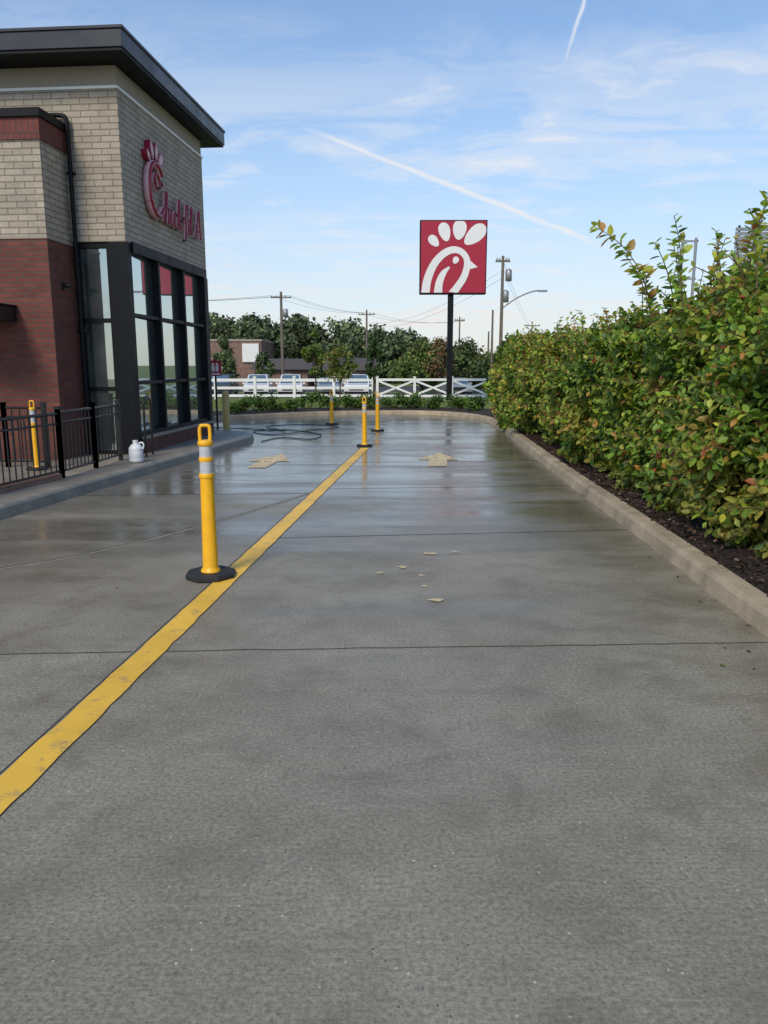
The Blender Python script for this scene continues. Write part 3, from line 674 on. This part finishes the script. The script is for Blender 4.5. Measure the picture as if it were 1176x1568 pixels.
# ------------------------------------------------------------ distant trees
GP=[(.055,.082,.040),(.085,.115,.052),(.11,.15,.062),(.15,.19,.085)]
C=[];R=[]
def top(x): return float(np.interp(x,[-90,-45,-30,-27,-24,-19,-16,-13,-10,-8,-4,0,3,5,9,14,22,40,90],[8,9,9.5,10.0,8.6,9.5,8.3,9.4,8.0,8.8,8.6,7.4,7.6,6.6,5.4,3.2,2.2,2,2]))
for i in range(300):
    x=random.uniform(-70,24); H=top(x)*random.uniform(.78,1.08)*(1 if x<12 else .8); y=random.uniform(112,126)
    r=random.uniform(.8,1.8); C.append((x,y,H-r-.4)); R.append(r)
    for k in range(3):
        rr=random.uniform(1.0,2.2); C.append((x+random.uniform(-2,2),y-random.uniform(0,3),random.uniform(-.2,max(.3,H-2.2)))); R.append(rr)
P,t,nr,S,K=clump_cloud(C,R,85,.50,GP,[3,4,3,1.2],.75,.95)
dt=empty('distant_trees')
leafmesh('foliage',P,t,nr,S,K,M_fleaf,.42,dt)
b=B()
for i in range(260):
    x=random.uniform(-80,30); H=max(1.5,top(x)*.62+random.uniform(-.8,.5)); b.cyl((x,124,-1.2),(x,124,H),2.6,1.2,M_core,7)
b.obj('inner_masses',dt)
def tree(name,x,y,h,cr,pal,w,n,sz,trunk=.06,nc=16,ch=.62,mat=None):
    e=empty(name,(x,y,tz(y))); b=B(); b.tube([(0,0,-.1),(.03,0,h*.3),(-.02,.02,h*.6),(.02,0,h*.92)],[trunk,trunk*.8,trunk*.5,trunk*.2],M_bark,8)
    C=[];R=[]
    for i in range(nc):
        f=random.random(); zz=h*(1-ch)+h*ch*(f*.9+.08); rad=cr*math.sin(math.pi*min(1,(f*.85+.18)))*random.uniform(.3,1); a=i*2.4
        c=(math.cos(a)*rad,math.sin(a)*rad,zz); b.tube([(0,0,zz-rad*.8-.1),(c[0]*.5,c[1]*.5,zz-rad*.3),c],[trunk*.4,trunk*.25,trunk*.1],M_bark,5)
        C.append(c);R.append(cr*random.uniform(.28,.45))
    b.obj('trunk_and_limbs',e); P,t,nr,S,K=clump_cloud(C,R,n//nc,sz,pal,w,.8,.85); leafmesh('crown',P,t,nr,S,K,mat or M_leaf,.32,e)
YG=[(.08,.13,.03),(.14,.20,.04),(.22,.24,.05)]
tree('young_tree',-3.35,38,3.4,.52,YG,[2,4,2],1700,.13,.045)
tree('young_tree',-2.05,36,2.9,.72,YG+[(.26,.2,.06)],[2,4,2,2],1500,.13,.04)
tree('young_tree',-.55,40,3.1,.62,[(.045,.085,.03),(.07,.12,.035)],[1,1],1900,.14,.05)
tree('round_tree',3.4,72,4.3,2.6,YG,[3,3,1],5000,.26,.14,26,.85,M_fleaf)
tree('round_tree',7.8,74,4.6,2.9,[(.055,.085,.028),(.085,.125,.035)],[3,3],5500,.26,.14,28,.88,M_fleaf)
tree('reddish_tree',4.9,70,4.9,1.6,[(.17,.09,.04),(.12,.12,.04),(.22,.11,.05)],[3,3,1],2600,.22,.1,18,.75,M_fleaf)
tree('round_tree',11.2,76,3.8,2.6,YG,[4,2,0.3],4000,.26,.14,24,.88,M_fleaf)
tree('round_tree',-17.5,66,4.2,2.6,YG,[4,2,.3],4000,.26,.14,24,.88,M_fleaf)
tree('round_tree',-17.9,88,5.4,1.7,[(.06,.09,.03),(.09,.13,.04)],[3,3],3500,.26,.14,20,.8,M_fleaf)
tree('round_tree',-12.9,84,3.9,1.3,[(.06,.09,.03),(.09,.13,.04)],[3,3],2500,.24,.12,16,.8,M_fleaf)
tree('ornamental_tree',4.0,24.5,2.5,.75,[(.04,.075,.022),(.065,.11,.028),(.11,.14,.035)],[3,3,1],3000,.12,.05,18,.85)
def shrub(x,y,s,i):
    C=[(random.uniform(-.28,.28)*s,random.uniform(-.2,.2)*s,random.uniform(.12,.42)*s) for _ in range(9)]
    e=empty('low_shrub',(x,y,.1)); b=B()
    for c in C: b.cyl((0,0,-.05),c,.012,.004,M_stem,5)
    b.obj('stems',e); P,t,nr,S,K=clump_cloud(C,[.17*s]*9,70,.085,[(.05,.11,.025),(.09,.17,.03),(.14,.23,.04)],[2,4,2],.6); leafmesh('foliage',P,t,nr,S,K,M_leaf,.3,e)
for i,x in enumerate(np.arange(-4.6,3.6,.70)): 
    yb=float(np.interp(x,[-4.6,-2.4,-.8,.6,1.7,2.45,3.6],[24.5,26.3,26.9,27.1,26.9,26.3,25.4])); shrub(x+random.uniform(-.1,.1),yb+random.uniform(-.15,.25),random.uniform(.95,1.25),i)
n=14000; yy=rng.uniform(29.5,42,n); P=np.stack([rng.uniform(-12,10,n),yy,np.array([tz(v) for v in yy])],1)
leafmesh('grass_blades',P,rng.normal(0,.35,(n,3))+np.array([0,0,1]),rng.normal(size=(n,3)),.05+.05*rng.random(n),palette(n,[(.15,.21,.045),(.22,.27,.065),(.28,.28,.09)],[3,3,1]),M_leaf,.12)

# ------------------------------------------------------------ poles, wires
def upole(x,y,h,r=.15,arm=True,name='utility_pole',mat=None,arms=((.6,1.1),)):
    mat=mat or M_wood; b=B(); z=tz(y); b.cyl((0,0,-.2),(0,0,h-z),r,r*.65,mat,10)
    if arm:
        for dz,w in arms:
            b.box(-w,w,-.06,.06,h-z-dz-.06,h-z-dz+.06,mat)
            for xx in (-w+.1,-w*.45,w*.45,w-.1): b.lathe([(.04,0),(.06,.06),(.04,.14),(.02,.18)],(xx,0,h-z-dz+.06),M_steel,8)
    return b,(x,y,z),name
b,l,nm=upole(-11.0,85,9.3,.2); b.lathe([(.02,0),(.28,.05),(.28,.85),(.1,.95)],(.45,0,7.6),M_steel,12); b.obj(nm,None,l)
b,l,nm=upole(-2.3,105,8.8,.17); b.obj(nm,None,l)
b,l,nm=upole(8.15,55,8.95,.15,True,arms=((.35,.5),)); b.lathe([(.02,0),(.22,.05),(.22,.75),(.08,.85)],(.42,0,8.0),M_steel,12); b.lathe([(.02,0),(.22,.05),(.22,.75),(.08,.85)],(.25,0,6.6),M_steel,12)
b.tube(catmull([(0,0,6.2),(1.0,0,6.9),(2.1,0,7.35),(2.7,0,7.4)],6),.05,M_steel,8); b.box(2.5,3.1,-.13,.13,7.32,7.44,M_steel); b.obj('utility_pole_with_street_lamp',None,l)
b,l,nm=upole(9.6,70,6.4,.13,False); b.obj(nm,None,l)
b,l,nm=upole(12.6,95,5.6,.15,False); b.obj(nm,None,l)
b,l,nm=upole(8.6,90,7.0,.12,True,arms=((.4,.6),)); b.obj(nm,None,l)
b,l,nm=upole(20.6,110,7.6,.12,True); b.obj(nm,None,l)
b=B()
def wire(a,c,sag,r=.022):
    a=Vector(a);c=Vector(c); b.tube([a+(c-a)*t-Vector((0,0,4*sag*t*(1-t))) for t in [i/14 for i in range(15)]],r,M_black,4)
for dx in (-1,.5,1): wire((-11+dx,85,8.9),(-2.3+dx,105,8.4),.5,.012); wire((-11+dx,85,8.9),(-50+dx,72,8.4),1,.012)
for dx in (-.8,.8): wire((-2.3+dx,105,8.4),(8.6+dx*.6,90,6.5),.6,.012)
for dz in (0,.5): wire((8.15,55,8.7-dz),(20.6,110,7.4-dz),.8,.010); wire((8.15,55,8.0-dz),(-2.3,105,7.2-dz),1.2,.010)
b.obj('overhead_wires')
b=B(); b.cyl((0,0,0),(0,0,3.9),.05,.05,M_steel,8)
M_gs=M('green_sign',(.02,.16,.07),.4,0,.05,2); b.box(-.6,.6,-.03,0,3.0,3.9,M_gs); b.box(-.5,.5,-.035,-.031,3.6,3.66,M_signw); b.box(-.5,.3,-.035,-.031,3.3,3.38,M_signw); b.obj('green_road_sign',None,(11.6,75,-1))
b=B(); b.cyl((0,0,0),(0,0,3),.08,.08,M_steel,8); b.box(-.45,.45,-.2,.2,2.0,3.1,M_signw); b.box(-.4,.4,-.215,-.201,2.4,2.7,M_cd); b.obj('small_roadside_sign',None,(9.8,62,-.85))
bb_=empty('billboard',(36.8,80,-1)); b=B()
for i in range(13): b.box(-2.0,2.3,-.05,.05,10.6+i*.42,10.6+i*.42+.34,M_steel)
for x in (-1.6,0,1.9): b.box(x-.08,x+.08,.06,.25,10.0,16.2,M_dark)
b.cyl((0,.6,0),(0,.6,13),.35,.3,M_steel,14); b.obj('slatted_panel',bb_)
b=B(); 
for x in (-.65,.65): b.cyl((x,0,0),(x,0,15.0),.16,.14,M_steel,10)
for z in (8,11,14.6): b.box(-.9,.9,-.06,.06,z,z+.18,M_steel)
b.obj('steel_sign_frame',None,(30.3,80,-1))

# ------------------------------------------------------------ world
w=bpy.data.worlds.new('World'); sc.world=w; w.use_nodes=True; nt=w.node_tree; nt.nodes.clear()
out=nt.nodes.new('ShaderNodeOutputWorld'); bg=nt.nodes.new('ShaderNodeBackground'); nt.links.new(bg.outputs[0],out.inputs[0])
EL=42; AZ=204
sky=nt.nodes.new('ShaderNodeTexSky'); sky.sky_type='NISHITA'; sky.sun_disc=False; sky.sun_elevation=math.radians(EL); sky.sun_rotation=math.radians(AZ)
sky.air_density=1.0; sky.dust_density=.5; sky.ozone_density=1.4
bg.inputs[1].default_value=.125
tc=nt.nodes.new('ShaderNodeTexCoord'); g=tc.outputs['Generated']
s=nt.nodes.new('ShaderNodeSeparateXYZ'); nt.links.new(g,s.inputs[0])
zc=mth(nt,'MAXIMUM',s.outputs[2],0.0); den=mth(nt,'ADD',zc,.10)
cmb=nt.nodes.new('ShaderNodeCombineXYZ'); nt.links.new(mth(nt,'DIVIDE',s.outputs[0],den),cmb.inputs[0]); nt.links.new(mth(nt,'DIVIDE',s.outputs[1],den),cmb.inputs[1])
n1=noiseN(nt,mapping(nt,cmb.outputs[0],(.8,1.3,1),(0,0,.45),(3.1,1.7,0)),2.8,6,.64,.45)
n2=noiseN(nt,mapping(nt,cmb.outputs[0],(.4,.55,1),(0,0,.2),(1.2,5.5,0)),1.3,3,.5,.2)
n3=noiseN(nt,mapping(nt,cmb.outputs[0],(.3,1.6,1),(0,0,-.35),(6.2,0.5,0)),1.6,5,.6,.3)
cl=mth(nt,'ADD',mth(nt,'MULTIPLY',n1.outputs[0],.62),mth(nt,'MULTIPLY',n2.outputs[0],.55))
cr=ramp(nt,cl,[(.555,0.0),(.65,.34),(.76,.85)],'EASE')
cr2=ramp(nt,n3.outputs[0],[(.48,0.0),(.72,.38)],'EASE')
hf=mrange(nt,zc,.38,.27,.10,.9)
cf=mth(nt,'MULTIPLY',mth(nt,'MAXIMUM',cr.outputs[0],cr2.outputs[0]),hf)
def vdot(n):
    d=nt.nodes.new('ShaderNodeVectorMath'); d.operation='DOT_PRODUCT'; nt.links.new(g,d.inputs[0]); d.inputs[1].default_value=n; return d.outputs['Value']
def contrail(n,wd,lim,strength):
    d=mth(nt,'ABSOLUTE',mth(nt,'ADD',vdot(n),mth(nt,'MULTIPLY',mth(nt,'SUBTRACT',n1.outputs[0],.5),.010)))
    r=N(nt,'ShaderNodeMapRange'); r.inputs[1].default_value=wd; r.inputs[2].default_value=0; r.interpolation_type='SMOOTHSTEP'; nt.links.new(d,r.inputs[0])
    f=mth(nt,'MULTIPLY',mth(nt,'MULTIPLY',r.outputs[0],strength),mrange(nt,n1.outputs[0],.25,.55,.5,1.0))
    for (sock,a,b_) in lim: f=mth(nt,'MULTIPLY',f,mrange(nt,sock,a,b_))
    return f
c1=contrail((-.3377,.2250,-.9139),.0055,[(s.outputs[0],-.10,-.05),(s.outputs[0],.29,.22),(s.outputs[1],.3,.5)],.8)
c2=contrail((-.951,.100,.2946),.0035,[(s.outputs[2],.30,.36),(s.outputs[1],.3,.5)],.75)
cf=mth(nt,'MAXIMUM',cf,mth(nt,'MAXIMUM',c1,c2))
cloudcol=ramp(nt,zc,[(0,(7.2,6.4,5.9)),(.15,(7.1,6.9,6.8)),(.5,(7.2,7.4,7.6))])
hz_=mrange(nt,zc,.50,0)
hzf=mth(nt,'MULTIPLY',mth(nt,'POWER',hz_,1.35),.88)
skyt=mixc(nt,1.0,sky.outputs[0],(1.04,1.24,1.42),'MULTIPLY')
hc=mixc(nt,mrange(nt,zc,0,.22),(6.4,6.0,5.8),(5.0,6.0,6.9))
c=mixc(nt,hzf,skyt,hc); c=mixc(nt,cf,c,cloudcol.outputs[0])
nt.links.new(c,bg.inputs[0])

# sun
sl=bpy.data.lights.new('sun','SUN'); sl.energy=2.6; sl.angle=math.radians(16); sl.color=(1,.88,.70)
so=bpy.data.objects.new('sun',sl); sc.collection.objects.link(so)
az=math.radians(AZ); el=math.radians(EL); sd=Vector((math.sin(az)*math.cos(el),math.cos(az)*math.cos(el),math.sin(el)))
so.rotation_euler=(sd).to_track_quat('Z','Y').to_euler()

# camera
cd=bpy.data.cameras.new('camera'); co=bpy.data.objects.new('camera',cd); sc.collection.objects.link(co)
co.location=(0,0,1.6); co.rotation_euler=(math.radians(90-10.8),0,0)
cd.sensor_fit='VERTICAL'; cd.sensor_height=36; cd.lens=27.05; cd.clip_end=6000; cd.clip_start=.05
sc.camera=co
